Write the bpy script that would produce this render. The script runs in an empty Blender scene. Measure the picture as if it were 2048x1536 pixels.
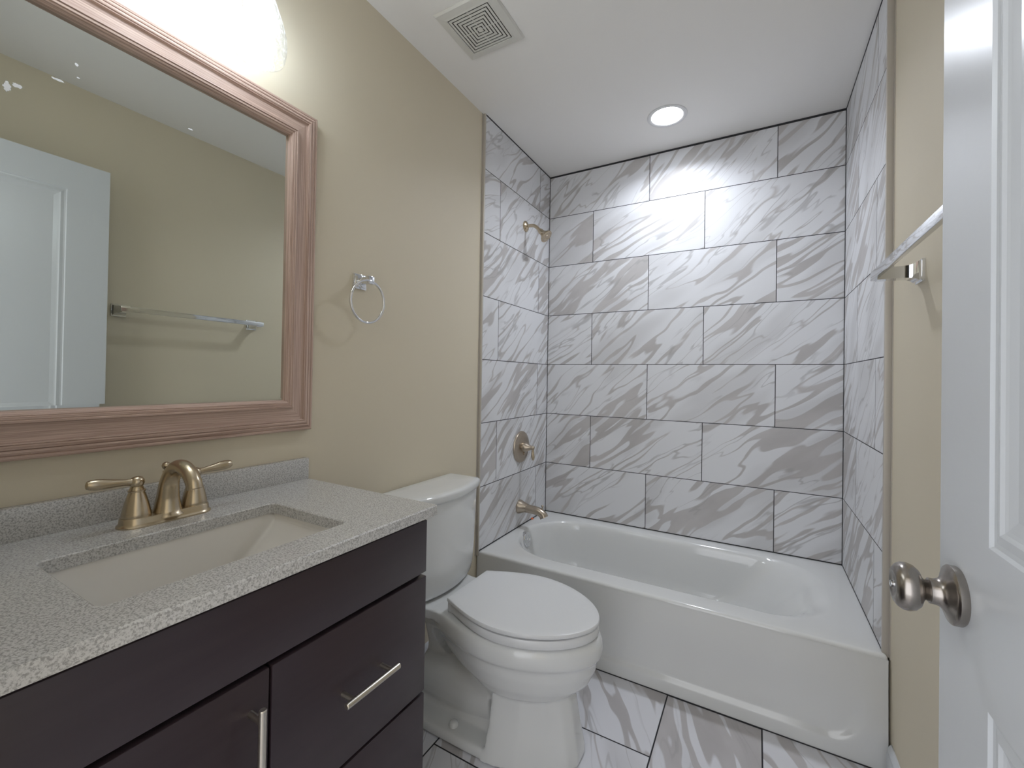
import bpy, bmesh, math, random
from mathutils import Vector, Matrix
from math import pi, sin, cos, radians, sqrt

sc = bpy.context.scene
COL = sc.collection
random.seed(4)

# ------------------------------------------------------------------ camera, world, exposure
cam_d = bpy.data.cameras.new('camera'); cam = bpy.data.objects.new('camera', cam_d); COL.objects.link(cam)
sc.camera = cam
CX, CY, CZ = 1.1495, -2.4745, 1.1866
YAW, PIT, ROL, FPX, PPY = 0.5165, 0.0086, 0.0164, 861.78, 747.02
fw = Vector((-sin(YAW)*cos(PIT), cos(YAW)*cos(PIT), sin(PIT)))
rt = Vector((cos(YAW), sin(YAW), 0)); up = rt.cross(fw)
r2 = rt*cos(ROL) + up*sin(ROL); u2 = up*cos(ROL) - rt*sin(ROL)
cam.matrix_world = Matrix(((r2.x, u2.x, -fw.x, CX), (r2.y, u2.y, -fw.y, CY), (r2.z, u2.z, -fw.z, CZ), (0, 0, 0, 1)))
cam_d.sensor_width = 36.0; cam_d.lens = 36.0*FPX/2048
cam_d.shift_y = -(768-PPY)/2048
cam_d.clip_start = 0.01

w = bpy.data.worlds.new('world'); sc.world = w; w.use_nodes = True
w.node_tree.nodes['Background'].inputs[0].default_value = (0.93, 0.95, 1.0, 1)
w.node_tree.nodes['Background'].inputs[1].default_value = 2.15      # daylight coming in through the open doorway
sc.view_settings.view_transform = 'Standard'; sc.view_settings.look = 'None'
sc.view_settings.gamma = 1.0; sc.view_settings.use_curve_mapping = False
sc.view_settings.exposure = 0.14
BULB_STRENGTH = 38.0
CAN_STRENGTH = 265.0
LAMP_COLOR = (0.82, 0.91, 1.0)

W = 1.4988; H = 2.455; P = 0.307; ZL = 0.656          # alcove width, ceiling, tile pitch, lowest tile joint
FRONT = -2.46
TCY = -1.185                                           # toilet centre line

# ------------------------------------------------------------------ node helpers
class N:
    """small wrapper so node maths reads as maths"""
    def __init__(s, nt, sock): s.nt = nt; s.k = sock
    def op(s, o, b=None, c=None):
        n = s.nt.nodes.new('ShaderNodeMath'); n.operation = o
        for i, v in enumerate((s, b, c)):
            if v is None: continue
            if isinstance(v, N): s.nt.links.new(v.k, n.inputs[i])
            else: n.inputs[i].default_value = v
        return N(s.nt, n.outputs[0])
    def __add__(s, b): return s.op('ADD', b)
    def __sub__(s, b): return s.op('SUBTRACT', b)
    def __mul__(s, b): return s.op('MULTIPLY', b)
    def __truediv__(s, b): return s.op('DIVIDE', b)
    def floor(s): return s.op('FLOOR')
    def abs(s): return s.op('ABSOLUTE')
    def min(s, b): return s.op('MINIMUM', b)
    def max(s, b): return s.op('MAXIMUM', b)
    def lt(s, b): return s.op('LESS_THAN', b)
    def step(s, a, b, o0=0.0, o1=1.0):
        n = s.nt.nodes.new('ShaderNodeMapRange'); n.interpolation_type = 'SMOOTHSTEP'
        n.inputs[1].default_value = a; n.inputs[2].default_value = b
        n.inputs[3].default_value = o0; n.inputs[4].default_value = o1
        s.nt.links.new(s.k, n.inputs[0]); return N(s.nt, n.outputs[0])

def comb(nt, x, y, z):
    n = nt.nodes.new('ShaderNodeCombineXYZ')
    for i, v in enumerate((x, y, z)):
        if isinstance(v, N): nt.links.new(v.k, n.inputs[i])
        else: n.inputs[i].default_value = v
    return n.outputs[0]
def noise(nt, vec, scale=1, detail=3, rough=.5, dist=0):
    n = nt.nodes.new('ShaderNodeTexNoise'); nt.links.new(vec, n.inputs['Vector'])
    n.inputs['Scale'].default_value = scale; n.inputs['Detail'].default_value = detail
    n.inputs['Roughness'].default_value = rough; n.inputs['Distortion'].default_value = dist
    return N(nt, n.outputs[0])
def mixc(nt, fac, a, b):
    n = nt.nodes.new('ShaderNodeMix'); n.data_type = 'RGBA'
    for i, v in ((0, fac), (6, a), (7, b)):
        if isinstance(v, N): nt.links.new(v.k, n.inputs[i])
        elif isinstance(v, bpy.types.NodeSocket): nt.links.new(v, n.inputs[i])
        elif i == 0: n.inputs[0].default_value = v
        else: n.inputs[i].default_value = (*v, 1)
    return n.outputs[2]
def bump(nt, height, strength, dist=.002):
    n = nt.nodes.new('ShaderNodeBump'); n.inputs['Strength'].default_value = strength
    n.inputs['Distance'].default_value = dist
    nt.links.new(height.k if isinstance(height, N) else height, n.inputs['Height']); return n.outputs[0]
def newmat(name):
    m = bpy.data.materials.new(name); m.use_nodes = True
    return m, m.node_tree, m.node_tree.nodes['Principled BSDF']
def coords(nt, kind='Object'):
    t = nt.nodes.new('ShaderNodeTexCoord'); s = nt.nodes.new('ShaderNodeSeparateXYZ')
    nt.links.new(t.outputs[kind], s.inputs[0])
    return t.outputs[kind], N(nt, s.outputs[0]), N(nt, s.outputs[1]), N(nt, s.outputs[2])
def srgb(r, g, b):
    f = lambda c: (c/255/12.92) if c/255 <= .04045 else ((c/255+.055)/1.055)**2.4
    return (f(r), f(g), f(b))

def plain(name, col, rough=.5, metal=0, spec=.5, coat=0, nscale=0, nstr=.1, ndist=.001, var=.04):
    m, nt, b = newmat(name)
    b.inputs['Roughness'].default_value = rough; b.inputs['Metallic'].default_value = metal
    b.inputs['Specular IOR Level'].default_value = spec; b.inputs['Coat Weight'].default_value = coat
    b.inputs['Coat Roughness'].default_value = .05
    v, x, y, z = coords(nt)
    n = noise(nt, v, 3.0, 2)
    dark = tuple(c*(1-var) for c in col); lite = tuple(min(1, c*(1+var)) for c in col)
    nt.links.new(mixc(nt, n, dark, lite), b.inputs['Base Color'])
    if nscale:
        nt.links.new(bump(nt, noise(nt, v, nscale, 3), nstr, ndist), b.inputs['Normal'])
    return m

WALLC = (0.675, 0.606, 0.468)
m_wall = plain('wall_paint', WALLC, .55, nscale=260, nstr=.08, var=.015)
m_ceil = plain('ceiling_paint', (.87, .855, .83), .7, nscale=200, nstr=.06, var=.01)
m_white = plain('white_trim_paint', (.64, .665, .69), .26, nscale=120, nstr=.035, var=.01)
m_porc = plain('porcelain', (.74, .75, .745), .07, coat=.4, var=.01)
m_enamel = plain('tub_enamel', (.73, .735, .725), .10, coat=.3, var=.01)
m_sinkp = plain('sink_ceramic', (.78, .75, .70), .12, var=.01)
m_seat = plain('seat_plastic', (.76, .77, .78), .22, var=.01)
m_nickel = plain('brushed_nickel', (.50, .43, .35), .30, metal=1, nscale=500, nstr=.03, ndist=.0003)
m_nickelw = plain('warm_brushed_nickel', (.56, .47, .34), .27, metal=1, nscale=500, nstr=.03, ndist=.0003)
m_knob = plain('satin_nickel', (.36, .33, .30), .24, metal=1, var=.05)
m_pull = plain('pull_nickel', (.62, .58, .51), .3, metal=1)
m_chrome = plain('chrome', (.78, .79, .81), .06, metal=1, var=.01)
m_trim = plain('edge_trim_metal', (.56, .52, .46), .42, metal=.25, nscale=90, nstr=.1)
m_dark = plain('dark_gap', (.012, .011, .012), .8)
m_slot = plain('vent_shadow_cavity', (.03, .027, .022), .9)
m_vent = plain('vent_plastic', (.68, .67, .63), .45, var=.01)
m_caulk = plain('dark_grout', (.03, .03, .034), .8)
m_orange = plain('orange_plastic', (.75, .16, .04), .5)
m_can = plain('can_trim_white', (.75, .75, .75), .5)

# espresso cabinet: dark stained wood with faint grain
m_esp, nt, b = newmat('espresso_wood')
v, x, y, z = coords(nt)
g = noise(nt, comb(nt, x*40, y*3, z*60), 1, 5, .6)
nt.links.new(mixc(nt, g, (.030, .0185, .0240), (.043, .0290, .0340)), b.inputs['Base Color'])
b.inputs['Roughness'].default_value = .34
nt.links.new(bump(nt, g, .03, .001), b.inputs['Normal'])

# quartz with fine grey specks
m_quartz, nt, b = newmat('speckled_quartz')
v, x, y, z = coords(nt)
n1 = noise(nt, v, 340, 2, .6); n2 = noise(nt, v, 150, 3, .6); n3 = noise(nt, v, 520, 1)
c = mixc(nt, n1.step(.34, .60), (.34, .33, .315), (.61, .60, .58))
c = mixc(nt, n3.step(.60, .72), c, (.64, .63, .60))
c = mixc(nt, n2.step(.30, .40, .35, 0), c, (.20, .19, .185))
nt.links.new(c, b.inputs['Base Color']); b.inputs['Roughness'].default_value = .22

# mirror frame: pinkish weathered wood, grain along the bar
def woodmat(name, vertical):
    m, nt, b = newmat(name)
    v, x, y, z = coords(nt)
    p = comb(nt, x*420, y*(420 if vertical else 5), z*(5 if vertical else 420))
    g = noise(nt, p, 1, 4, .65)
    g2 = noise(nt, comb(nt, x*60, y*(60 if vertical else 2), z*(2 if vertical else 60)), 1, 3)
    c = mixc(nt, g.step(.3, .72), (.36, .235, .185), (.70, .53, .445))
    c = mixc(nt, g2.step(.35, .7, 0, .5), c, (.56, .41, .34))
    nt.links.new(c, b.inputs['Base Color']); b.inputs['Roughness'].default_value = .5
    nt.links.new(bump(nt, g, .25, .0006), b.inputs['Normal'])
    return m
m_fh = woodmat('mirror_wood_across', False); m_fv = woodmat('mirror_wood_upright', True)

# silvered glass with a few small pale flecks and a dusty smear
m_mirror, nt, b = newmat('silvered_glass')
b.inputs['Metallic'].default_value = 1; b.inputs['Roughness'].default_value = .012
v, x, y, z = coords(nt)
nz = noise(nt, v, 180, 2)
spot = None
for (sy, sz, ry, rz) in ((-2.2630, 1.6810, .0050, .0085), (-2.2510, 1.6890, .0065, .0045), (-2.1760, 1.7750, .0030, .0032),
                         (-2.2000, 1.7300, .0100, .0024), (-1.9840, 1.7480, .0045, .0018), (-2.173, 1.751, .0028, .0014)):
    d = (((y-sy)/ry)*((y-sy)/ry) + ((z-sz)/rz)*((z-sz)/rz)).op('SQRT') + (nz-.5)*1.6
    s = d.step(.55, 1.1, 1, 0)
    spot = s if spot is None else spot.max(s)
smear = noise(nt, comb(nt, x, y*7, z*16), 1, 4, .6).step(.54, .80, 0, .09)
nt.links.new(mixc(nt, spot, (.72, .75, .715), (.85, .86, .88)), b.inputs['Base Color'])
nt.links.new((N(nt, spot.k)*-1.0 + 1.0).k, b.inputs['Metallic'])
nt.links.new((spot*.6 + smear + .008).k, b.inputs['Roughness'])

# clear seeded lamp glass: thin wall, part clear part reflection
m_glass, nt, b = newmat('clear_seeded_glass')
nt.nodes.remove(b)
v, x, y, z = coords(nt)
out = nt.nodes['Material Output']
tr = nt.nodes.new('ShaderNodeBsdfTransparent'); tr.inputs[0].default_value = (.95, .96, .97, 1)
gl = nt.nodes.new('ShaderNodeBsdfGlossy'); gl.inputs['Roughness'].default_value = .03
lw = nt.nodes.new('ShaderNodeLayerWeight'); lw.inputs[0].default_value = .28
bn = bump(nt, noise(nt, v, 130, 3), .6, .003)
nt.links.new(bn, gl.inputs['Normal']); nt.links.new(bn, lw.inputs['Normal'])
mx = nt.nodes.new('ShaderNodeMixShader')
nt.links.new((N(nt, lw.outputs['Facing'])*.75 + .04).k, mx.inputs[0])
nt.links.new(tr.outputs[0], mx.inputs[1]); nt.links.new(gl.outputs[0], mx.inputs[2])
tl2 = nt.nodes.new('ShaderNodeBsdfTranslucent'); tl2.inputs[0].default_value = (.9, .93, .96, 1)
mx2 = nt.nodes.new('ShaderNodeMixShader')
nt.links.new((noise(nt, v, 160, 2).step(.50, .68, .015, .16)).k, mx2.inputs[0])
nt.links.new(mx.outputs[0], mx2.inputs[1]); nt.links.new(tl2.outputs[0], mx2.inputs[2]); nt.links.new(mx2.outputs[0], out.inputs[0])

def emit(name, col, s):
    m, nt, b = newmat(name); nt.nodes.remove(b)
    e = nt.nodes.new('ShaderNodeEmission'); e.inputs[0].default_value = (*col, 1); e.inputs[1].default_value = s
    nt.links.new(e.outputs[0], nt.nodes['Material Output'].inputs[0]); return m
m_bulb = emit('lit_bulb', LAMP_COLOR, BULB_STRENGTH)
m_lens = emit('lit_downlight_lens', (.86, .91, 1.0), CAN_STRENGTH)

# marble-look porcelain tile with dark joints, laid half offset
def marble(name, uf, vf, v0, ju_even, ju_odd, seed, angle=38, tint=1.0, jw=.0022):
    m, nt, b = newmat(name)
    vec, x, y, z = coords(nt)
    ax = {'x': x, 'y': y, 'z': z, '-y': y*-1.0, '-x': x*-1.0}
    u, v = ax[uf], ax[vf]
    row = ((v - v0)/P).floor()
    odd = (row*.5 - (row*.5).floor())*2.0
    uo = u - (odd*(ju_odd-ju_even) + ju_even)
    colm = (uo/(2*P)).floor()
    fu = uo - colm*(2*P); fv = v - v0 - row*P
    du = fu.min(fu*-1.0 + 2*P); dv = fv.min(fv*-1.0 + P)
    joint = du.min(dv).step(jw*.55, jw, 1, 0)
    wn = nt.nodes.new('ShaderNodeTexWhiteNoise'); nt.links.new(comb(nt, row + seed, colm, seed*1.7), wn.inputs['Vector'])
    ss = nt.nodes.new('ShaderNodeSeparateXYZ'); nt.links.new(wn.outputs['Color'], ss.inputs[0])
    ra, rb, rc = (N(nt, ss.outputs[i]) for i in range(3))
    th = (rc-.5)*.36 + radians(angle)
    ct, st = th.op('COSINE'), th.op('SINE')
    # bend the veins
    wv = comb(nt, u*1.0 + ra*31.0, v*1.0 + rb*17.0, seed)
    wob = (noise(nt, wv, 3.2, 2, .5) - .5)*.075
    al = u*ct + v*st; ac = v*ct - u*st + wob
    dens = ra*4.5 + 11.0
    base = comb(nt, al*2.0 + ra*57.0, ac*dens + rb*43.0, rc*19.0 + seed)
    width = noise(nt, comb(nt, al*1.2 + rb*23.0, ac*2.6 + ra*29.0, seed+5), 1, 2).step(.36, .68, .004, .084)
    n1 = (noise(nt, base, 1.0, 1.6, .5, .25) - .5).abs()
    band = (n1 - width).step(-.015, .010, 1, 0)
    n2 = (noise(nt, comb(nt, al*2.6 + rb*11.0, ac*15.0 + ra*7.0, rc*9.0), 1.0, 2, .5, .4) - .5).abs()
    fine = n2.step(.004, .030, 1, 0)*noise(nt, base, .6, 2).step(.44, .60)
    cloud = noise(nt, comb(nt, al*1.5 + ra*13.0, ac*5.0 + rc*21.0, 3.0), 1, 2).step(.50, .66, 0, .55)
    tone = noise(nt, comb(nt, al*4, ac*9, ra*9), 1, 3)
    vein = mixc(nt, tone.step(.3, .7), (.41*tint, .385*tint, .37), (.51*tint, .482*tint, .468))
    c = mixc(nt, cloud, (.755*tint, .76*tint, .78), (.56*tint, .555*tint, .56))
    c = mixc(nt, band*.78, c, vein)
    c = mixc(nt, fine*.55, c, (.37*tint, .36*tint, .355))
    c = mixc(nt, joint, c, (.022, .022, .027))
    nt.links.new(c, b.inputs['Base Color'])
    b.inputs['Specular IOR Level'].default_value = .35
    nt.links.new((joint*.3 + .42).k, b.inputs['Roughness'])
    nt.links.new(bump(nt, joint*-1.0, .5, .0012), b.inputs['Normal'])
    return m
# even rows counted from the lowest joint upward (the part row over the tub is row -1)
m_tb = marble('marble_tile_back', 'x', 'z', ZL, .2885, .6151, 3)
m_tl = marble('marble_tile_left', 'y', 'z', ZL, -.599, -.142, 8, 38)
m_tr = marble('marble_tile_right', '-y', 'z', ZL, .29, .60, 15, 44)
m_tf = marble('marble_tile_floor', '-y', 'x', .87-P*3, .4505, .7575, 21, 30, .97, .0030)

# ------------------------------------------------------------------ mesh helpers
def thing(name, label, cat, loc=(0, 0, 0), group=None, kind=None):
    o = bpy.data.objects.new(name, None); COL.objects.link(o); o.location = loc
    o.empty_display_size = .05
    o['label'] = label; o['category'] = cat
    if group: o['group'] = group
    if kind: o['kind'] = kind
    return o
def wloc(o):
    p = Vector(o.location)
    while o.parent: o = o.parent; p += Vector(o.location)
    return p
def obj(name, geo, mat, parent=None, angle=35, flat=False, label=None):
    vs, fs = geo
    me = bpy.data.meshes.new(name)
    off = wloc(parent) if parent else Vector((0, 0, 0))
    me.from_pydata([tuple(Vector(p)-off) for p in vs], [], fs)
    bm = bmesh.new(); bm.from_mesh(me)
    bmesh.ops.recalc_face_normals(bm, faces=bm.faces); bm.to_mesh(me); bm.free()
    me.materials.append(mat)
    if not flat:
        me.shade_smooth(); me.set_sharp_from_angle(angle=radians(angle))
    o = bpy.data.objects.new(name, me); COL.objects.link(o)
    if parent: o.parent = parent
    if label: o['label'] = label
    return o
def tag(o, label, cat, group=None):
    o['label'] = label; o['category'] = cat
    if group: o['group'] = group
    return o
def struct(name, geo, mat, flat=False):
    o = obj(name, geo, mat, flat=flat); o['kind'] = 'structure'; return o
def join(*gs):
    V, F = [], []
    for vs, fs in gs:
        k = len(V); V += [tuple(p) for p in vs]; F += [tuple(i+k for i in f) for f in fs]
    return V, F
def box(x0, x1, y0, y1, z0, z1, bev=0, seg=2):
    bm = bmesh.new()
    r = bmesh.ops.create_cube(bm, size=1)
    for p in bm.verts:
        p.co = Vector(((x0+x1)/2 + p.co.x*(x1-x0), (y0+y1)/2 + p.co.y*(y1-y0), (z0+z1)/2 + p.co.z*(z1-z0)))
    if bev: bmesh.ops.bevel(bm, geom=list(bm.edges), offset=bev, segments=seg, affect='EDGES', profile=.5)
    return togeo(bm)
def togeo(bm):
    bm.verts.index_update()
    g = ([tuple(p.co) for p in bm.verts], [tuple(q.index for q in f.verts) for f in bm.faces]); bm.free(); return g
def loft(rings, cap0=True, cap1=True):
    n = len(rings[0]); V = [tuple(p) for r in rings for p in r]; F = []
    for i in range(len(rings)-1):
        for j in range(n):
            k = (j+1) % n
            F.append((i*n+j, i*n+k, (i+1)*n+k, (i+1)*n+j))
    if cap0: F.append(tuple(range(n))[::-1])
    if cap1: F.append(tuple((len(rings)-1)*n + j for j in range(n)))
    return V, F
def frame_for(d):
    d = Vector(d).normalized()
    a = Vector((0, 0, 1)) if abs(d.z) < .9 else Vector((1, 0, 0))
    s = d.cross(a).normalized(); return s, s.cross(d).normalized()
def lathe(prof, origin, axis=(0, 0, 1), n=40, squash=None):
    """prof = [(distance along axis, radius)]"""
    ax = Vector(axis).normalized(); s, t = frame_for(ax); o = Vector(origin)
    rings = []
    for d, r in prof:
        r = max(r, .0002)
        rings.append([o + ax*d + s*(r*cos(2*pi*j/n)) + t*(r*sin(2*pi*j/n)) for j in range(n)])
    return loft(rings)
def smooth_path(pts, rad, sub=8):
    P_, R_ = [], []
    pts = [Vector(p) for p in pts]
    ext = [pts[0]*2-pts[1]] + pts + [pts[-1]*2-pts[-2]]; re = [rad[0]] + list(rad) + [rad[-1]]
    for i in range(1, len(pts)):
        a, b_, c, d = ext[i-1], ext[i], ext[i+1], ext[i+2]
        for k in range(sub):
            t = k/sub
            P_.append(.5*((2*b_) + (c-a)*t + (2*a-5*b_+4*c-d)*t*t + (3*b_-a-3*c+d)*t**3))
            R_.append(re[i]*(1-t)+re[i+1]*t)
    P_.append(pts[-1]); R_.append(rad[-1]); return P_, R_
def tube(pts, rad, n=20, sub=8, closed=False, smooth=True):
    if not hasattr(rad, '__len__'): rad = [rad]*len(pts)
    p, r = smooth_path(pts, rad, sub) if smooth else ([Vector(q) for q in pts], rad)
    rings = []; s = None
    for i, q in enumerate(p):
        if closed: d = p[(i+1) % len(p)] - p[i-1]
        else: d = p[min(i+1, len(p)-1)] - p[max(i-1, 0)]
        d.normalize()
        if s is None: s, t = frame_for(d)
        else:
            s = (s - d*s.dot(d)).normalized()
        t = s.cross(d).normalized()
        rings.append([q + s*(r[i]*cos(2*pi*j/n)) + t*(r[i]*sin(2*pi*j/n)) for j in range(n)])
    if closed:
        V, F = loft(rings, False, False); m = len(rings)
        for j in range(n):
            k = (j+1) % n; F.append(((m-1)*n+j, (m-1)*n+k, k, j))
        return V, F
    return loft(rings)
def rrect(cx, cy, hx, hy, r, z=0, k=10, corners=None):
    """rounded rectangle ring, ccw, 4*(k+1) points; corners = radii (++ , -+ , -- , +-)"""
    rs = corners or (r, r, r, r); out = []
    for q, (sx, sy) in enumerate(((1, 1), (-1, 1), (-1, -1), (1, -1))):
        rr = min(rs[q], hx, hy)
        for i in range(k+1):
            a = pi/2*q + pi/2*i/k
            out.append((cx + sx*(hx-rr) + rr*cos(a), cy + sy*(hy-rr) + rr*sin(a), z))
    return out
def prism(poly, axis, a0, a1):
    """poly of 2-D points extruded along axis (0=x: poly is (y,z); 1=y: (x,z); 2=z: (x,y))"""
    def mk(p, a): return ((a, p[0], p[1]), (p[0], a, p[1]), (p[0], p[1], a))[axis]
    return loft([[mk(p, a0) for p in poly], [mk(p, a1) for p in poly]])

# ------------------------------------------------------------------ room shell
XL, XR = -.012, 1.515
struct('floor', box(-.12, 1.63, -3.9, .12, -.10, 0), m_tf, flat=True)
DLX, DLY, DLR = .762, -.322, .073
def ceil_geo():
    c0 = lambda z: rrect(DLX, DLY, DLR, DLR, DLR, z, 12)
    o0 = lambda z: rrect(.755, -1.89, .875, 2.01, 0, z, 12)
    R = [c0(H+.10), c0(H), o0(H), o0(H+.10)]
    R.append(R[0]); return loft(R, False, False)
struct('ceiling', ceil_geo(), m_ceil, flat=True)
wl = struct('wall_left', box(XL-.10, XL, FRONT, .12, 0, H), m_wall, flat=True)
wb = struct('wall_back', box(XL, XR, .012, .12, 0, H), m_wall, flat=True)
wr = struct('wall_right', box(XR, XR+.10, -3.9, .12, 0, H), m_wall, flat=True)
# front wall with the doorway the picture is taken from
DX0, DX1, DZ = .585, 1.368, 2.075
struct('wall_front', join(box(XL-.10, DX0, FRONT-.11, FRONT, 0, H), box(DX1, XR, FRONT-.11, FRONT, 0, H),
                          box(DX0, DX1, FRONT-.11, FRONT, DZ, H)), m_wall, flat=True)
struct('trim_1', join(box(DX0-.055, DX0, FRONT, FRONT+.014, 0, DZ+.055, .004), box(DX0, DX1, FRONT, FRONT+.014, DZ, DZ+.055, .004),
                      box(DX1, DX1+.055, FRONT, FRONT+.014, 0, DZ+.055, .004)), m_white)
ZT = .351
def panel(name, geo, mat, parent, label):
    return obj(name, geo, mat, parent, flat=True, label=label)
panel('tile_panel', box(XL, 0, -.745, 0, ZT+.002, H-.004), m_tl, wl, 'marble-look tiles with dark joints')
panel('tile_panel', box(-.002, W+.006, 0, .012, ZT+.002, H-.008), m_tb, wb, 'marble-look tiles with dark joints')
panel('tile_panel', box(W, XR, -.718, 0, ZT+.002, H-.004), m_tr, wr, 'marble-look tiles with dark joints')
# dark joints in the corners, under the ceiling and over the tub
panel('corner_joint', join(box(-.001, .0028, -.0028, .0005, ZT, H), box(0, .0016, -.745, 0, H-.006, H), box(-.0005, .0012, -.745, 0, ZT, ZT+.004)), m_caulk, wl, 'dark grout line')
panel('corner_joint', join(box(0, W, -.0018, .0008, H-.010, H), box(0, W, -.0014, .0005, ZT, ZT+.004)), m_caulk, wb, 'dark grout line')
panel('corner_joint', join(box(W-.0028, W+.001, -.0028, .0005, ZT, H), box(W-.0016, W, -.718, 0, H-.006, H), box(W-.0012, W+.001, -.718, 0, ZT, ZT+.003)), m_caulk, wr, 'dark grout line')
struct('trim_2', join(box(XL+.0005, .0022, -.7540, -.745, ZT-.02, H, .0012), box(XL, XL+.002, -.762, -.754, ZT-.02, H)), m_trim)
struct('trim_3', join(box(W-.0022, XR-.0005, -.7300, -.718, ZT-.012, H, .0012), box(XR-.002, XR, -.741, -.730, ZT-.012, H)), m_trim)
# baseboards
def baseboard(y0, y1, xw, sgn):
    prof = [(0, 0), (.014, 0), (.014, .070), (.011, .078), (.012, .082), (.007, .094), (.003, .098), (0, .098)]
    return prism([(xw + sgn*a, z) for a, z in prof], 1, y0, y1)
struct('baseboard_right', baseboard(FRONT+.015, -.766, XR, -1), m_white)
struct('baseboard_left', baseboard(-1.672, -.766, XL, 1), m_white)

# ------------------------------------------------------------------ door, standing open at the right
DF = 1.36; DY1 = -1.706; DY0 = -2.466
door = thing('door_1', 'white moulded panel door standing open against the right side, satin knob on it', 'door', (DF, DY0, .01), kind='structure')
def door_leaf():
    V, F = [], []
    def q(ps): k = len(V); V.extend(ps); F.append(tuple(range(k, k+4)))
    zt = 2.062; z0 = .01; st = .135
    panels = ((.24, .850), (1.018, zt-.122))
    for side, xf in ((1, DF), (-1, DF+.035)):
        def pt(y, z, d): return (xf + side*d, y, z)
        ya, yb = DY0+st, DY1-st
        zs = [z0, panels[0][0], panels[0][1], panels[1][0], panels[1][1], zt]
        for i in range(5):
            for (a, b_) in ((DY0, ya), (ya, yb), (yb, DY1)):
                if (a, b_) == (ya, yb) and i in (1, 3): continue
                q([pt(a, zs[i], 0), pt(b_, zs[i], 0), pt(b_, zs[i+1], 0), pt(a, zs[i+1], 0)])
        for (p0, p1) in panels:
            steps = [(0, 0), (.003, .003), (.008, .0035), (.018, .0015), (.022, .0038), (.026, .0050), (.038, .0072), (.046, .0072)]
            for (i0, d0), (i1, d1) in zip(steps, steps[1:]):
                A = [(ya+i0, p0+i0), (yb-i0, p0+i0), (yb-i0, p1-i0), (ya+i0, p1-i0)]
                B = [(ya+i1, p0+i1), (yb-i1, p0+i1), (yb-i1, p1-i1), (ya+i1, p1-i1)]
                for k in range(4):
                    m = (k+1) % 4
                    q([pt(*A[k], d0), pt(*A[m], d0), pt(*B[m], d1), pt(*B[k], d1)])
            i1, d1 = steps[-1]
            q([pt(ya+i1, p0+i1, d1), pt(yb-i1, p0+i1, d1), pt(yb-i1, p1-i1, d1), pt(ya+i1, p1-i1, d1)])
    x0, x1 = DF, DF+.035
    q([(x0, DY1, z0), (x1, DY1, z0), (x1, DY1, zt), (x0, DY1, zt)]); q([(x0, DY0, z0), (x1, DY0, z0), (x1, DY0, zt), (x0, DY0, zt)])
    q([(x0, DY0, zt), (x1, DY0, zt), (x1, DY1, zt), (x0, DY1, zt)]); q([(x0, DY0, z0), (x1, DY0, z0), (x1, DY1, z0), (x0, DY1, z0)])
    return V, F
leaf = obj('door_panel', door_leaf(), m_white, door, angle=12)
KY, KZ = -1.768, .937
obj('rosette', lathe([(0, .0325), (.0015, .0335), (.008, .0338), (.0095, .0325), (.011, .0285), (.0135, .0215), (.0170, .0165), (.0215, .0148), (.0270, .0146), (.0278, .0135)], (DF, KY, KZ), (-1, 0, 0), 48), m_knob, door, label='satin nickel round plate')
kb = obj('knob', lathe([(.024, .0118), (.0315, .0120), (.0335, .0155), (.0365, .0220), (.0410, .0262), (.0465, .0280), (.0520, .0275), (.0565, .0250), (.0598, .0205), (.0608, .0140), (.0595, .0118), (.0598, 0)], (DF, KY, KZ), (-1, 0, 0), 56), m_knob, door, angle=60, label='satin nickel round knob')
obj('lock_button', lathe([(.058, .0042), (.0625, .0040), (.0630, .0030), (.0630, 0)], (DF, KY, KZ), (-1, 0, 0), 18), m_chrome, kb, label='small bright lock button')
obj('rosette', lathe([(0, .033), (.007, .034), (.011, .029), (.018, .0165), (.023, .0145), (.029, .0145)], (DF+.035, KY, KZ), (1, 0, 0), 32), m_knob, door)
obj('knob', lathe([(.027, .0115), (.036, .0118), (.043, .0235), (.054, .0285), (.065, .0245), (.068, .012), (.068, 0)], (DF+.035, KY, KZ), (1, 0, 0), 32), m_knob, door)
obj('latch_plate', box(DF+.006, DF+.029, DY1, DY1+.0015, KZ-.028, KZ+.028), m_knob, door, flat=True, label='metal latch plate')
for z in (.25, 1.03, 1.84):
    obj('hinge', lathe([(0, .006), (.09, .006)], (DF-.004, DY0+.002, z-.045), (0, 0, 1), 14), m_knob, door, label='satin hinge')

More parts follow.
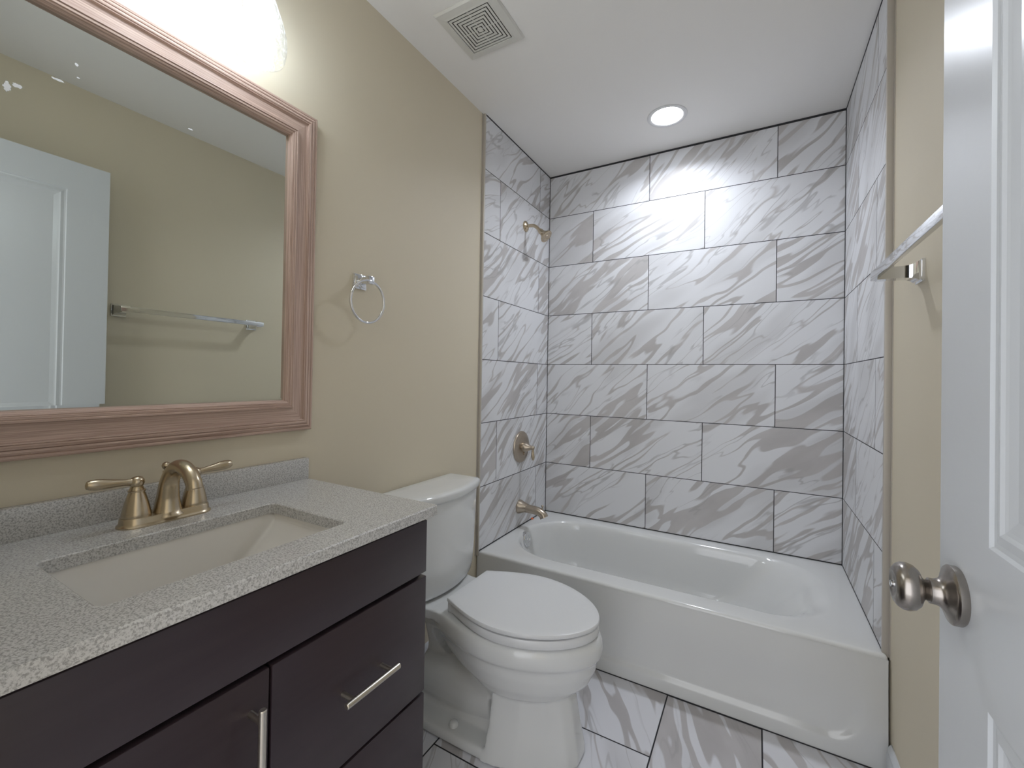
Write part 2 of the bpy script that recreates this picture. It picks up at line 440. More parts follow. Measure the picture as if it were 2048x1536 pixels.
# ------------------------------------------------------------------ bathtub
tub = thing('bathtub', 'white alcove bathtub set between the marble-tiled walls', 'bathtub', (W/2, -.37, 0))
TX0, TX1, TYF, TYB = -.008, XR-.006, -.745, .008
def tub_shell():
    cx, cy, hx, hy = (TX0+TX1)/2, (TYF+TYB)/2, (TX1-TX0)/2, (TYB-TYF)/2
    K = 14; R = []
    for ins, z in ((.0, .318), (.0, .3385), (.0012, .3435), (.0040, .3475), (.0085, .3500), (.0150, ZT)):
        R.append(rrect(cx, cy, hx-ins, hy-ins, .008+ins*.4, z, K))
    def basin(x0, x1, y0, y1, z, rl, rr):
        return rrect((x0+x1)/2, (y0+y1)/2, (x1-x0)/2, (y1-y0)/2, 0, z, K, (rr, rl, rl, rr))
    R.append(basin(.035, 1.405, -.658, -.068, ZT, .285, .22))
    R.append(basin(.042, 1.393, -.651, -.074, ZT-.0012, .281, .215))
    R.append(basin(.050, 1.378, -.643, -.080, ZT-.006, .276, .21))
    R.append(basin(.055, 1.358, -.636, -.085, ZT-.014, .272, .21))
    R.append(basin(.060, 1.335, -.630, -.090, ZT-.027, .27, .20))
    R.append(basin(.070, 1.300, -.624, -.096, ZT-.060, .26, .19))
    R.append(basin(.085, 1.240, -.615, -.105, ZT-.125, .24, .18))
    R.append(basin(.105, 1.175, -.603, -.117, ZT-.195, .21, .17))
    R.append(basin(.125, 1.125, -.590, -.130, ZT-.240, .19, .16))
    R.append(basin(.155, 1.075, -.565, -.155, ZT-.268, .17, .14))
    R.append(basin(.200, 1.020, -.530, -.190, ZT-.281, .14, .12))
    R.append(basin(.300, .900, -.440, -.280, ZT-.285, .07, .07))
    return loft(R, False, True)
obj('basin', tub_shell(), m_enamel, tub, angle=50)
def apron():
    nx, nz = 120, 46; V, F = [], []
    def s(a, b_, t):
        t = max(0, min(1, (t-a)/(b_-a))); return t*t*(3-2*t)
    for j in range(nz+1):
        z = (.3385)*j/nz
        for i in range(nx+1):
            x = TX0 + (TX1-TX0)*i/nx
            # the centre field is dished in a little; its border fades out upward
            dx = min(x-.070, 1.440-x); dz = z-.052
            r = .085
            if dx < r and dz < r: d = r - sqrt((r-min(dx, r))**2 + (r-min(dz, r))**2)
            else: d = min(dx, dz)
            dish = s(-.003, .010, d)*(.0115*(1-s(.12, .27, z)))
            y = TYF - .009*(1-s(0, .336, z)) - .001 + dish
            V.append((x, y, z))
    for j in range(nz):
        for i in range(nx):
            a = j*(nx+1)+i; F.append((a, a+1, a+nx+2, a+nx+1))
    # returns at the ends and top so the apron has thickness
    k = len(V); nb = nx+1
    for j in range(nz+1):
        for xx in (TX0, TX1): V.append((xx, TYF+.03, .336*j/nz))
    for j in range(nz):
        F.append((j*nb, (j+1)*nb, k+2*(j+1), k+2*j)); F.append((j*nb+nx, (j+1)*nb+nx, k+2*(j+1)+1, k+2*j+1))
    return V, F
obj('apron', apron(), m_enamel, tub, angle=60)
OVN = Vector((.985, 0, .17))
ov = obj('overflow_plate', lathe([(-.012, .040), (.007, .040), (.010, .037), (.0105, .020), (.0085, .019), (.0085, 0)], (.0690, -.382, .3075), OVN, 36), m_chrome, tub, label='round chrome overflow cover')
obj('overflow_screw', lathe([(.008, .005), (.0105, .004), (.0105, 0)], (.0690, -.382, .3075), OVN, 14), m_chrome, ov)
obj('overflow_lever', box(.074, .084, -.416, -.408, .312, .322, .002), m_chrome, ov)
obj('drain', lathe([(0, .030), (.003, .029), (.004, .022), (.002, .020), (.002, 0)], (.29, -.36, ZT-.283), (0, 0, 1), 28), m_chrome, tub, label='chrome drain ring')
# floor-line caulk
panel('base_joint', box(TX0+.004, TX1-.004, TYF-.0125, TYF-.006, 0, .003), m_caulk, tub, 'dark joint line')
tag(obj('tile_spacer', prism([(0, ZT+.0005), (.013, ZT+.0005), (0.001, ZT+.007)], 1, -.199, -.180), m_orange, flat=True),
    'tiny orange plastic wedge on the tub rim below the spout', 'spacer')

# ------------------------------------------------------------------ tub fittings on the left tiled wall
sp = thing('tub_spout', 'brushed nickel tub spout low on the left tiled wall', 'faucet', (0, -.345, .464))
obj('spout_body', tube([(.002, -.345, .464), (.030, -.345, .462), (.075, -.345, .460), (.118, -.345, .456), (.146, -.345, .443), (.155, -.345, .428)], [.026, .0245, .0225, .0225, .0225, .0235], 28), m_nickel, sp)
obj('flange', lathe([(0, .0385), (.004, .0385), (.010, .0370), (.020, .0325), (.032, .0280), (.044, .0250), (.050, .0235)], (0, -.345, .464), (1, 0, 0), 36), m_nickel, sp)
obj('diverter_knob', lathe([(0, .004), (.022, .004), (.023, .0068), (.030, .0068), (.032, .004), (.032, 0)], (.142, -.345, .462), (.08, 0, 1), 16), m_nickel, sp)
vl = thing('shower_valve', 'brushed nickel round shower valve with lever handle on the left tiled wall', 'valve', (0, -.338, .797))
obj('escutcheon', lathe([(0, .088), (.004, .088), (.009, .085), (.011, .080), (.012, .072), (.0145, .069), (.017, .045), (.018, .030)], (0, -.338, .797), (1, 0, 0), 56), m_nickel, vl)
obj('hub', lathe([(.014, .027), (.030, .0275), (.040, .024), (.052, .0175), (.062, .0135), (.070, .012), (.078, .0125), (.083, .010), (.084, 0)], (0, -.338, .797), (1, 0, 0), 36), m_nickel, vl)
lv = obj('lever', lathe([(-.012, .006), (-.008, .010), (.0, .0095), (.010, .0065), (.030, .0085), (.048, .0095), (.060, .0080), (.066, .0045), (.067, 0)], (.076, -.338, .795), (.04, 0, -1), 24), m_nickelw, vl)
obj('set_screw', lathe([(.0, .010), (.010, .010), (.012, .007), (.012, 0)], (.012, -.328, .760), (1, 0, 0), 18), m_nickel, vl)
shw = thing('overhead_shower', 'brushed nickel shower head on a short bent arm, high on the left tiled wall', 'shower head', (0, -.323, 2.043))
obj('flange', lathe([(0, .031), (.003, .031), (.008, .027), (.013, .017), (.016, .012)], (0, -.323, 2.043), (1, 0, 0), 36), m_nickelw, shw)
obj('arm', tube([(.002, -.323, 2.043), (.030, -.323, 2.043), (.056, -.323, 2.038), (.076, -.323, 2.022), (.096, -.323, 2.001)], .0095, 20), m_nickelw, shw)
sd = Vector((.72, 0, -.69)).normalized(); so = Vector((.088, -.323, 2.009))
hd = obj('head', lathe([(0, .0120), (.006, .0135), (.012, .0150), (.022, .0150), (.030, .0170), (.042, .0235), (.052, .0325), (.058, .0358), (.0625, .0362), (.063, .030)], so, sd, 40), m_nickelw, shw)
obj('spray_face', lathe([(.060, .029), (.0635, .028), (.0640, .020), (.0625, .019), (.0625, .010), (.0645, .009), (.0645, 0)], so, sd, 32), m_nickel, hd, label='ringed spray face')

# ------------------------------------------------------------------ towel ring and towel bar
rg = thing('towel_ring', 'chrome towel ring on the painted wall beside the mirror', 'towel ring', (XL, -1.478, 1.497))
obj('wall_plate', join(box(XL, XL+.006, -1.505, -1.451, 1.472, 1.522, .0015), box(XL+.005, XL+.012, -1.499, -1.457, 1.478, 1.516, .002)), m_chrome, rg)
obj('post', join(box(XL+.010, XL+.050, -1.490, -1.466, 1.487, 1.508, .003), box(XL+.046, XL+.060, -1.492, -1.464, 1.484, 1.511, .003)), m_chrome, rg)
cyr, czr, rr_ = -1.485, 1.4260, .0685
obj('ring', tube([(XL+.053 + .004*cos(2*pi*i/64), cyr + rr_*sin(2*pi*i/64), czr + rr_*cos(2*pi*i/64)) for i in range(64)], .0042, 12, closed=True, smooth=False), m_chrome, rg)
tb = thing('towel_bar', 'square chrome towel bar on the painted wall next to the door', 'towel bar', (XR, -1.31, 1.475))
for yp in (-.998, -1.618):
    pr = [(XR, .0285), (XR-.0050, .0285), (XR-.0060, .0275), (XR-.0062, .0245), (XR-.0110, .0240), (XR-.0125, .0228), (XR-.0200, .0185), (XR-.0290, .0163), (XR-.0380, .0155), (1.4240, .0150)]
    obj('mounting_post', loft([[(x, yp-h, 1.475-h), (x, yp+h, 1.475-h), (x, yp+h, 1.475+h), (x, yp-h, 1.475+h)] for x, h in pr]), m_chrome, tb, angle=20)
obj('bar', box(1.416, 1.427, -1.640, -.976, 1.4635, 1.4865, .001), m_chrome, tb)

# ------------------------------------------------------------------ mirror
mir = thing('wall_mirror', 'large wall mirror in a reeded pinkish wood frame above the sink', 'mirror', (XL, -2.055, 1.483))
MY1, MY0, MZ0, MZ1 = -1.657, -2.453, 1.0235, 1.9420
FP = [(0, 0), (0, .0165), (.0015, .0200), (.0045, .0215), (.0080, .0212), (.0092, .0193), (.0104, .0218), (.0150, .0245), (.0180, .0243), (.0192, .0222), (.0205, .0247),
      (.0250, .0262), (.0272, .0258), (.0284, .0238), (.0296, .0256), (.0318, .0252), (.0328, .0215), (.0340, .0205), (.0400, .0206), (.0520, .0215), (.0640, .0228), (.0655, .0232),
      (.0662, .0290), (.0680, .0322), (.0715, .0330), (.0730, .0305), (.0742, .0318), (.0785, .0318), (.0798, .0292), (.0812, .0302), (.0840, .0290), (.0850, .0255), (.0880, .0240), (.0890, .0190), (.0890, .0)]
def rail(a, b_, inward, along):
    """mitred bar from corner a to corner b (y,z)"""
    rings = []
    a = Vector(a); b_ = Vector(b_); inw = Vector(inward); al = Vector(along)
    for end, s in ((a, 1), (b_, -1)):
        rings.append([(XL+h, *(end + inw*u + al*(s*u))) for u, h in FP])
    return loft(rings)
c00, c10, c11, c01 = (MY0, MZ0), (MY1, MZ0), (MY1, MZ1), (MY0, MZ1)
obj('frame_rail', rail(c00, c10, (0, 1), (1, 0)), m_fh, mir, angle=25)
obj('frame_rail', rail(c01, c11, (0, -1), (1, 0)), m_fh, mir, angle=25)
obj('frame_stile', rail(c10, c11, (-1, 0), (0, 1)), m_fv, mir, angle=25)
obj('frame_stile', rail(c00, c01, (1, 0), (0, 1)), m_fv, mir, angle=25)
ga, gb = MY0+.086, MY1-.086
def glass_geo():
    y0, y1, z0, z1 = ga, gb, MZ0+.086, MZ1-.086; e = .010
    xs = 0.0045
    o_ = [(y0, z0), (y1, z0), (y1, z1), (y0, z1)]; i_ = [(y0+e, z0+e), (y1-e, z0+e), (y1-e, z1-e), (y0+e, z1-e)]
    return loft([[(XL+.003, *p) for p in o_], [(xs-.0012, *p) for p in o_], [(xs, *p) for p in i_]])
mg = obj('mirror_glass', glass_geo(), m_mirror, None, flat=True, label='silvered glass')
mg.parent = mir; mg.matrix_parent_inverse = Matrix.Translation(-Vector(mir.location))

# ------------------------------------------------------------------ vanity cabinet
VY1, VY0, VF = -1.680, -2.440, .475
van = thing('vanity_cabinet', 'dark espresso vanity cabinet standing under the grey countertop', 'cabinet', (.23, -2.06, 0))
obj('carcass', join(box(XL+.002, VF-.0215, VY1-.016, VY1, .10, .8565), box(XL+.002, VF-.0215, VY0, VY0+.016, .10, .8565), box(XL+.002, VF-.0215, VY0+.016, VY1-.016, .10, .116),
                    box(XL+.002, XL+.010, VY0+.016, VY1-.016, .116, .8565), box(VF-.040, VF-.0215, VY0+.016, VY1-.016, .80, .8565), box(VF-.040, VF-.0215, VY0+.016, VY1-.016, .705, .735),
                    box(VF-.040, VF-.0215, VY0+.016, VY1-.016, .43, .455), box(VF-.040, VF-.0215, -2.075, -2.037, .116, .73),
                    box(VF-.09, VF-.075, VY0+.012, VY1-.012, 0, .102), box(XL+.002, VF-.09, VY1-.03, VY1-.012, 0, .102), box(XL+.002, VF-.09, VY0+.012, VY0+.03, 0, .102)), m_esp, van, flat=True)
def front(y0, y1, z0, z1):
    return box(VF-.020, VF, y0, y1, z0, z1, .0022, 2)
obj('top_panel', front(VY0+.002, VY1-.001, .7245, .8465), m_esp, van, label='wide blank front under the countertop')
def pull(y, z, vertical, length=.134, span=.096):
    x1 = VF+.032; r = .0058
    a = (0, 0, 1) if vertical else (0, 1, 0); A = Vector(a); c = Vector((x1, y, z))
    g = lathe([(-length/2, r*.8), (-length/2+.0015, r), (length/2-.0015, r), (length/2, r*.8)], c, a, 24)
    for s in (-1, 1):
        g = join(g, lathe([(0, .0052), (.032, .0052)], Vector((VF-.001, y, z)) + A*(s*span/2), (1, 0, 0), 18))
    return g
YM = -2.056
dr = obj('door', front(VY0+.002, YM-.002, .112, .7150), m_esp, van)
obj('handle', pull(-2.087, .612, True), m_pull, dr, label='brushed nickel bar pull')
for z0, z1 in ((.4465, .7150), (.112, .4400)):
    d = obj('drawer', front(YM+.0025, VY1-.001, z0, z1), m_esp, van)
    obj('handle', pull(-1.866, (z0+z1)/2 + .001, False), m_pull, d, label='brushed nickel bar pull')

# ------------------------------------------------------------------ countertop, sink, faucet
CT0, CT1, CFX, CYR, CYL = .857, .880, .4915, -1.6625, -2.4575
SX0, SX1, SY0, SY1 = .157, .412, -2.2490, -1.8620
ct = thing('countertop', 'speckled grey quartz countertop with a rectangular sink cutout', 'countertop', (.24, -2.06, CT0))
def counter_top():
    bm = bmesh.new()
    K = 4
    def ring(x0, x1, y0, y1, r, z): return [bm.verts.new(p) for p in rrect((x0+x1)/2, (y0+y1)/2, (x1-x0)/2, (y1-y0)/2, r, z, K)]
    e = .0025; X0 = XL+.001
    R = [ring(SX0, SX1, SY0, SY1, .012, CT0), ring(SX0, SX1, SY0, SY1, .012, CT1-.002), ring(SX0-.002, SX1+.002, SY0-.002, SY1+.002, .014, CT1),
         ring(X0+e, CFX-e, CYL+e, CYR-e, .003, CT1), ring(X0, CFX, CYL, CYR, .004, CT1-e), ring(X0, CFX, CYL, CYR, .004, CT0)]
    R.append(R[0])
    for a, b_ in zip(R, R[1:]):
        n = len(a)
        for j in range(n):
            bm.faces.new((a[j], a[(j+1) % n], b_[(j+1) % n], b_[j]))
    return togeo(bm)
obj('slab', counter_top(), m_quartz, ct, angle=30)
obj('backsplash', box(XL+.001, .0080, CYL, CYR-.001, CT1-.0005, .9405, .002), m_quartz, ct)
sk = thing('sink_basin', 'white rectangular undermount sink set in the grey countertop', 'sink', ((SX0+SX1)/2, (SY0+SY1)/2, CT0-.14))
def sink_geo():
    V, F = [], []
    n, m = 40, 14
    x0, x1, y0, y1 = SX0-.003, SX1+.003, SY0-.003, SY1+.003
    D = .142; zt = CT0
    def zz(t):                                   # t in -1..1 along the sink
        a = abs(t)
        return zt - .012 - D*(1 - a**1.7)**.84 if a < 1 else zt-.012
    # cross sections along y, each a U (back wall, floor, front wall)
    for i in range(n+1):
        t = -cos(pi*i/n); y = (y0+y1)/2 + t*(y1-y0)/2
        zb = zz(t); r = min(.022, max(.001, (zt-zb)*.45)); sec = [(x0, zt)]
        for k in range(6):
            a = pi/2*k/5; sec.append((x0+.006 + r*(1-cos(a)), zb + r*(1-sin(a))))
        for k in range(1, 4): sec.append((x0+.006+r + (x1-x0-.012-2*r)*k/4, zb - .004*sin(pi*k/4)))
        for k in range(6):
            a = pi/2*(1-k/5); sec.append((x1-.006 - r*(1-cos(a)), zb + r*(1-sin(a))))
        sec.append((x1, zt)); w_ = len(sec)
        V += [(p, y, q) for p, q in sec]
    for i in range(n):
        for j in range(w_-1):
            a = i*w_+j; F.append((a, a+1, a+w_+1, a+w_))
    for i in (0, n):
        F.append(tuple(range(i*w_, i*w_+w_)))
    return V, F
obj('bowl', sink_geo(), m_sinkp, sk, angle=40)
obj('drain', lathe([(0, .023), (.0025, .022), (.003, .016), (.001, .015), (.001, 0)], ((SX0+SX1)/2, (SY0+SY1)/2, CT0-.0148-.1425), (0, 0, 1), 28), m_nickelw, sk, label='nickel drain ring')

FY, FX = -2.043, .079
fa = thing('sink_faucet', 'warm brushed nickel two-handle faucet standing behind the sink', 'faucet', (FX, FY, CT1))
def stadium(hw, hl, z, n=14):
    out = []
    for k in range(n+1):
        a = -pi/2 + pi*k/n; out.append((FX + hw*cos(a+pi/2), FY + (hl-hw) + hw*sin(a+pi/2), z))
    for k in range(n+1):
        a = pi/2 + pi*k/n; out.append((FX + hw*cos(a+pi/2), FY - (hl-hw) + hw*sin(a+pi/2), z))
    return out
obj('base_plate', loft([stadium(.030, .0815, CT1), stadium(.030, .0815, CT1+.003), stadium(.0275, .079, CT1+.0055), stadium(.0262, .0777, CT1+.0085), stadium(.0255, .077, CT1+.016), stadium(.0240, .0755, CT1+.0185)]), m_nickelw, fa)
obj('spout', tube([(FX+.004, FY, CT1+.010), (FX+.004, FY, CT1+.022), (FX+.005, FY, CT1+.048), (FX+.012, FY, CT1+.081), (FX+.034, FY, CT1+.107), (FX+.063, FY, CT1+.114), (FX+.090, FY, CT1+.106), (FX+.108, FY, CT1+.090), (FX+.113, FY, CT1+.077)],
                  [.030, .0238, .0195, .0168, .0152, .0145, .0140, .0137, .0136], 30, 7), m_nickelw, fa)
for s in (-1, 1):
    hy = FY + s*.0508
    h = obj('handle_body', lathe([(.016, .0235), (.020, .0240), (.026, .0232), (.046, .0190), (.060, .0150), (.067, .0125), (.0675, .0140), (.070, .0140), (.071, .0122), (.076, .0105), (.079, .0085)], (FX, hy, CT1), (0, 0, 1), 36), m_nickelw, fa)
    obj('lever', join(lathe([(0, .0085), (.003, .0112), (.008, .0125), (.013, .0118), (.018, .0085), (.020, .004), (.0205, 0)], (FX, hy, CT1+.077), (0, 0, 1), 28),
                      lathe([(0, .0085), (.010, .0068), (.020, .0062), (.034, .0076), (.050, .0098), (.062, .0104), (.070, .0094), (.075, .0070), (.077, 0)], (FX, hy, CT1+.0865), (0, s*1.0, .10), 24)), m_nickelw, h)
obj('lift_rod', lathe([(0, .0028), (.078, .0028), (.079, .0058), (.083, .0058), (.084, .0032), (.086, .0032), (.089, .0062), (.094, .0080), (.099, .0064), (.102, .002), (.1022, 0)], (FX-.024, FY+.007, CT1+.012), (0, 0, 1), 22), m_nickelw, fa)

# ------------------------------------------------------------------ toilet
to = thing('toilet', 'white two-piece toilet between the vanity and the bathtub', 'toilet', (.35, TCY, 0))
def egg(xb, xf, wb, wm, z, s0=.46, n=28, ex=1.8, cy=TCY):
    """outline with a straight back and an elongated round front"""
    half = []
    for i in range(n+1):
        s = i/n
        s = 1-(1-s)**1.6 if s > 0 else 0
        if s < s0: w_ = wb + (wm-wb)*sin(pi/2*s/s0)
        else: w_ = wm*max(0, 1-((s-s0)/(1-s0))**ex)**(1/ex)
        half.append((xb + (xf-xb)*s, w_))
    back = [(xb, half[0][1]*k/4) for k in range(1, 4)]
    pts = [(x, cy-w_, z) for x, w_ in half] + [(x, cy+w_, z) for x, w_ in half[-2::-1]]
    pts += [(xb, cy+w_, z) for x, w_ in back[::-1]] + [(xb, cy, z)] + [(xb, cy-w_, z) for x, w_ in back]
    return pts
def toilet_body():
    parts = []
    # bowl
    parts.append(loft([egg(.36, .520, .03, .055, .170), egg(.33, .610, .05, .105, .186), egg(.29, .668, .07, .140, .206), egg(.25, .708, .095, .164, .245),
                       egg(.22, .728, .108, .1775, .290), egg(.205, .733, .112, .182, .318), egg(.203, .737, .114, .184, .326), egg(.195, .746, .120, .1925, .334), egg(.19, .748, .122, .195, .355),
                       egg(.19, .746, .122, .1935, .374), egg(.19, .738, .121, .188, .387), egg(.195, .727, .118, .180, .392)]))
    # deck under the tank, widening to the back
    parts.append(loft([[(x, TCY+s_*w_, z) for x, w_, s_ in ((.015, .150, -1), (.10, .152, -1), (.20, .140, -1), (.30, .150, -1), (.30, .150, 1), (.20, .140, 1), (.10, .152, 1), (.015, .150, 1))] for z in (.358, .391)]))
    # rear web
    def web(z, x0, x1, w_): return rrect((x0+x1)/2, TCY, (x1-x0)/2, w_, .03, z, 6)
    parts.append(loft([web(.02, .085, .50, .105), web(.06, .085, .48, .066), web(.12, .088, .46, .048), web(.20, .085, .42, .036), web(.27, .070, .37, .042), web(.32, .045, .34, .085), web(.375, .025, .32, .138)]))
    # trapway: swells out low down, climbs to the bowl
    parts.append(tube([(.10, TCY, .095), (.20, TCY, .098), (.30, TCY, .100), (.40, TCY, .112)], [.092, .098, .098, .092], 24, 6))
    parts.append(tube([(.275, TCY, .345), (.280, TCY, .285), (.305, TCY, .235), (.36, TCY, .195), (.45, TCY, .172)], [.080, .058, .062, .080, .100], 24, 6))
    # foot plate
    def foot(z, g): return [(x, TCY+s_*(w_-g), z) for x, w_, s_ in ((.085+g, .140, -1), (.13, .160, -1), (.22, .1665, -1), (.36, .1665, -1), (.46, .160, -1), (.46, .160, 1), (.36, .1665, 1), (.22, .1665, 1), (.13, .160, 1), (.085+g, .140, 1))]
    parts.append(loft([foot(.001, 0), foot(.024, 0), foot(.034, .005)]))
    # front pedestal
    def ped(z, xf, k, xb):
        h = [(xb, .162*k), (.452, .161*k), (.530, .141*k), (.600, .104*k), (xf-.020, .066*k), (xf, .030*k)]
        return [(x, TCY-w_, z) for x, w_ in h] + [(x, TCY+w_, z) for x, w_ in h[::-1]]
    parts.append(loft([ped(.001, .690, 1.04, .420), ped(.03, .688, 1.0, .428), ped(.10, .674, .90, .432), ped(.18, .660, .82, .436), ped(.225, .640, .78, .436)]))
    return join(*parts)
def boolean_mesh(geo, cut):
    tmp = obj('tmp', geo, m_porc); c = obj('cut', cut, m_porc)
    m = tmp.modifiers.new('r', 'REMESH'); m.mode = 'VOXEL'; m.voxel_size = .0052
    m = tmp.modifiers.new('b', 'BOOLEAN'); m.operation = 'DIFFERENCE'; m.object = c; m.solver = 'EXACT'
    m = tmp.modifiers.new('s', 'SMOOTH'); m.factor = .5; m.iterations = 7
    dg = bpy.context.evaluated_depsgraph_get(); dg.update()
    me = bpy.data.meshes.new_from_object(tmp.evaluated_get(dg))
    bpy.data.objects.remove(tmp); bpy.data.objects.remove(c)
    return me
hole = lathe([(-.2, .001), (-.199, 1), (.2, 1), (.201, .001)], (0, 0, 0), (0, 1, 0), 24)
ca, sa = cos(radians(-38)), sin(radians(-38))
hole = ([(.166 + p[0]*.050*ca - p[2]*.022*sa, TCY + p[1], .226 + p[0]*.050*sa + p[2]*.022*ca) for p in hole[0]], hole[1])
me = boolean_mesh(toilet_body(), hole)
me.name = 'toilet_bowl'
me.transform(Matrix.Translation(-Vector(to.location))); me.shade_smooth()
bo = bpy.data.objects.new('toilet_bowl', me); COL.objects.link(bo); bo.parent = to
if not me.materials: me.materials.append(m_porc)
obj('toilet_seat', loft([egg(.272, .722, .110, .176, .3945), egg(.263, .7315, .117, .1850, .3950), egg(.261, .7335, .119, .1870, .3980), egg(.261, .7335, .119, .1870, .4185), egg(.2625, .7315, .1175, .1855, .4210), egg(.266, .727, .114, .181, .4222)]), m_seat, to, angle=40)
obj('toilet_lid', loft([egg(.268, .724, .112, .178, .4262), egg(.250, .7345, .121, .1880, .4270), egg(.249, .7355, .122, .1890, .4285), egg(.249, .7355, .122, .1890, .4365), egg(.2505, .7340, .1208, .1877, .4390), egg(.254, .730, .118, .184, .4402), egg(.270, .708, .106, .166, .4412), egg(.32, .62, .06, .10, .4418)]), m_seat, to, angle=40)
obj('hinge_cover', box(.2495, .275, TCY-.1205, TCY+.1205, .3905, .4278, .004, 3), m_seat, to)
for s in (-1, 1):
    obj('bolt_cap', lathe([(0, .0165), (.006, .016), (.012, .0135), (.016, .0085), (.0175, 0)], (.290, TCY+s*.128, .0325), (0, 0, 1), 24), m_porc, to)
def tank_ring(hw, xb, xf, bow, z, r=.014, grow=0):
    """straight back, bowed front"""
    pts = []
    hw += grow; xb -= 0; xf += grow
    k = 6
    for i in range(k+1):                        # front left corner to front right along the bow
        a = pi/2*i/k; pts.append((xf - r + r*sin(a), -(hw - r) - r*cos(a)))
    pts = [(x, y) for x, y in pts]
    for i in range(1, 12):
        pts.append((xf, -(hw-r) + 2*(hw-r)*i/12))
    for i in range(k+1):
        a = pi/2*(1-i/k); pts.append((xf - r + r*sin(a), (hw - r) + r*cos(a)))
    for i in range(k+1):
        a = pi/2*i/k; pts.append((xb + .008 - .008*sin(a), (hw-.008) + .008*cos(a)))
    for i in range(k+1):
        a = pi/2*(1-i/k); pts.append((xb + .008 - .008*sin(a), -(hw-.008) - .008*cos(a)))
    out = []
    for x, y in pts:
        f = max(0, (x-xb)/(xf-xb)); out.append((x + bow*f*(1-(y/hw)**2), TCY+y, z))
    return out
tk = obj('tank', loft([tank_ring(.148, .010, .118, .034, .3930), tank_ring(.166, .008, .130, .042, .3965), tank_ring(.179, .005, .137, .045, .408), tank_ring(.1885, .003, .1395, .046, .440),
                       tank_ring(.196, .001, .1400, .046, .520), tank_ring(.205, .0, .1395, .046, .640), tank_ring(.211, .0, .1390, .045, .731)]), m_porc, to, angle=50)
tl_ = obj('tank_lid', loft([tank_ring(.213, -.001, .141, .045, .7315), tank_ring(.2165, -.004, .145, .047, .7335), tank_ring(.219, -.006, .1475, .048, .742), tank_ring(.220, -.007, .149, .049, .756), tank_ring(.2185, -.006, .1475, .049, .7625),
                            tank_ring(.214, -.003, .143, .047, .7665), tank_ring(.200, .006, .132, .043, .7685), tank_ring(.10, .04, .09, .02, .7690, .02)]), m_porc, to, angle=60)

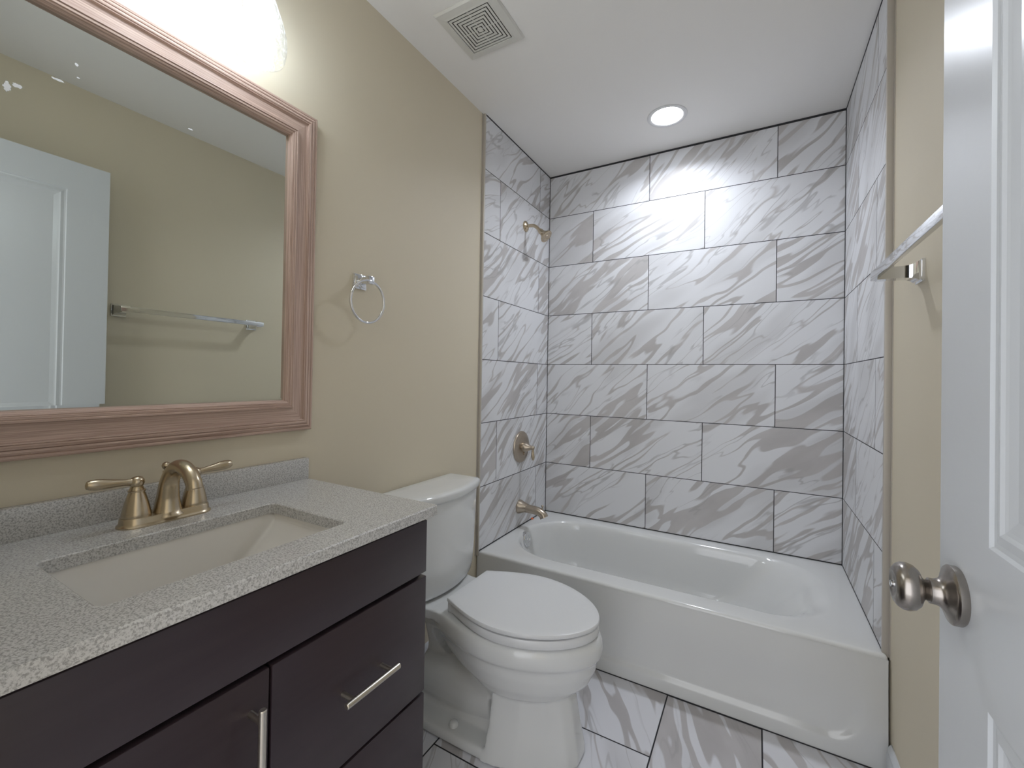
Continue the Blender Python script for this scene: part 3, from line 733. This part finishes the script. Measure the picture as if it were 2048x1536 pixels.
# ------------------------------------------------------------------ vanity light above the mirror
vlx, vlys = .110, (-1.889, -2.055, -2.221)
lt = thing('vanity_light', 'three-lamp wall light with clear seeded glass shades above the mirror', 'wall light', (XL, -2.055, 2.19))
obj('backplate', box(XL, XL+.018, -2.17, -1.94, 2.150, 2.245, .004), m_nickelw, lt)
obj('crossbar', tube([(XL+.055, -2.235, 2.195), (XL+.055, -1.875, 2.195)], .009, 16, smooth=False), m_nickelw, lt)
obj('stem', lathe([(0, .012), (.05, .012)], (XL+.012, -2.055, 2.195), (1, 0, 0), 18), m_nickelw, lt)
def one_lamp(y):
    obj('arm', tube([(XL+.055, y, 2.195), (XL+.095, y, 2.205), (vlx, y, 2.190), (vlx, y, 2.165)], .007, 14), m_nickelw, lt)
    so_ = obj('socket', lathe([(0, .012), (.006, .020), (.050, .021), (.055, .026), (.062, .026)], (vlx, y, 2.177), (0, 0, -1), 26), m_nickelw, lt)
    obj('bulb', lathe([(0, .013), (.012, .0135), (.025, .016), (.045, .025), (.062, .030), (.078, .0295), (.092, .023), (.100, .012), (.102, 0)], (vlx, y, 2.119), (0, 0, -1), 28), m_bulb, so_, angle=80, label='lit white bulb')
    pr = [(0, .024), (.010, .0260), (.030, .0300), (.060, .0400), (.090, .0500), (.115, .0560), (.138, .0580), (.158, .0565), (.172, .0535), (.178, .0515)]
    n = 48; rings = []
    for d, r in pr: rings.append([(vlx + r*cos(2*pi*j/n), y + r*sin(2*pi*j/n), 2.119-d) for j in range(n)])
    rings.append([(vlx + .0505*cos(2*pi*j/n), y + .0505*sin(2*pi*j/n), 2.1205-.180) for j in range(n)])
    obj('glass_shade', loft(rings, False, False), m_glass, lt, angle=80, label='clear seeded glass')
for y in vlys: one_lamp(y)

# ------------------------------------------------------------------ ceiling fan vent and downlight
vc = thing('ceiling_vent', 'square white ceiling exhaust vent with nested square slots', 'vent', (.267, -1.194, H))
def sq(h, z, cx=.267, cy=-1.194): return [(cx-h, cy-h, z), (cx+h, cy-h, z), (cx+h, cy+h, z), (cx-h, cy+h, z)]
obj('frame', loft([sq(.119, H), sq(.119, H-.003), sq(.114, H-.009), sq(.092, H-.0115), sq(.0865, H-.0135), sq(.0845, H-.012)], False, False), m_vent, vc, flat=True)
obj('shade_sheet', loft([sq(.0846, H-.0100), sq(.0846, H-.0095)]), m_slot, vc, flat=True, label='dark sheet painted as the shade behind the slots')  # thin near-black sheet, its colour stands in for shade inside the vent
G = []
for k in range(7):
    h1 = .0815 - k*.0120; h0 = h1 - .0078
    if k < 6: G.append(loft([sq(h1, H-.0112), sq(h1, H-.0128), sq(h0, H-.0128), sq(h0, H-.0112)], False, False))
    else: G.append(loft([sq(h1, H-.0112), sq(h1, H-.0128)], False, True))
for a in range(2):                              # thin webs that carry the rings
    h = .0835
    G.append(box(.267-(h if a else .0012), .267+(h if a else .0012), -1.194-(.0012 if a else h), -1.194+(.0012 if a else h), H-.0124, H-.0104))
obj('grille', join(*G), m_vent, vc, flat=True)
dl = thing('recessed_downlight', 'lit round recessed downlight in the ceiling over the bathtub', 'downlight', (.762, -.322, H))
def circ(r, z, n=48): return [(.762 + r*cos(2*pi*j/n), -.322 + r*sin(2*pi*j/n), z) for j in range(n)]
obj('trim_ring', loft([circ(.092, H-.0003), circ(.091, H-.0030), circ(.086, H-.0050), circ(.078, H-.0048), circ(.0715, H-.0015), circ(.0690, H+.006), circ(.0650, H+.040), circ(.0640, H+.047)], False, False), m_can, dl)
obj('lens', loft([circ(.0645, H+.0440), circ(.060, H+.0425), circ(.05, H+.0420)], False, True), m_lens, dl, label='glowing lens')
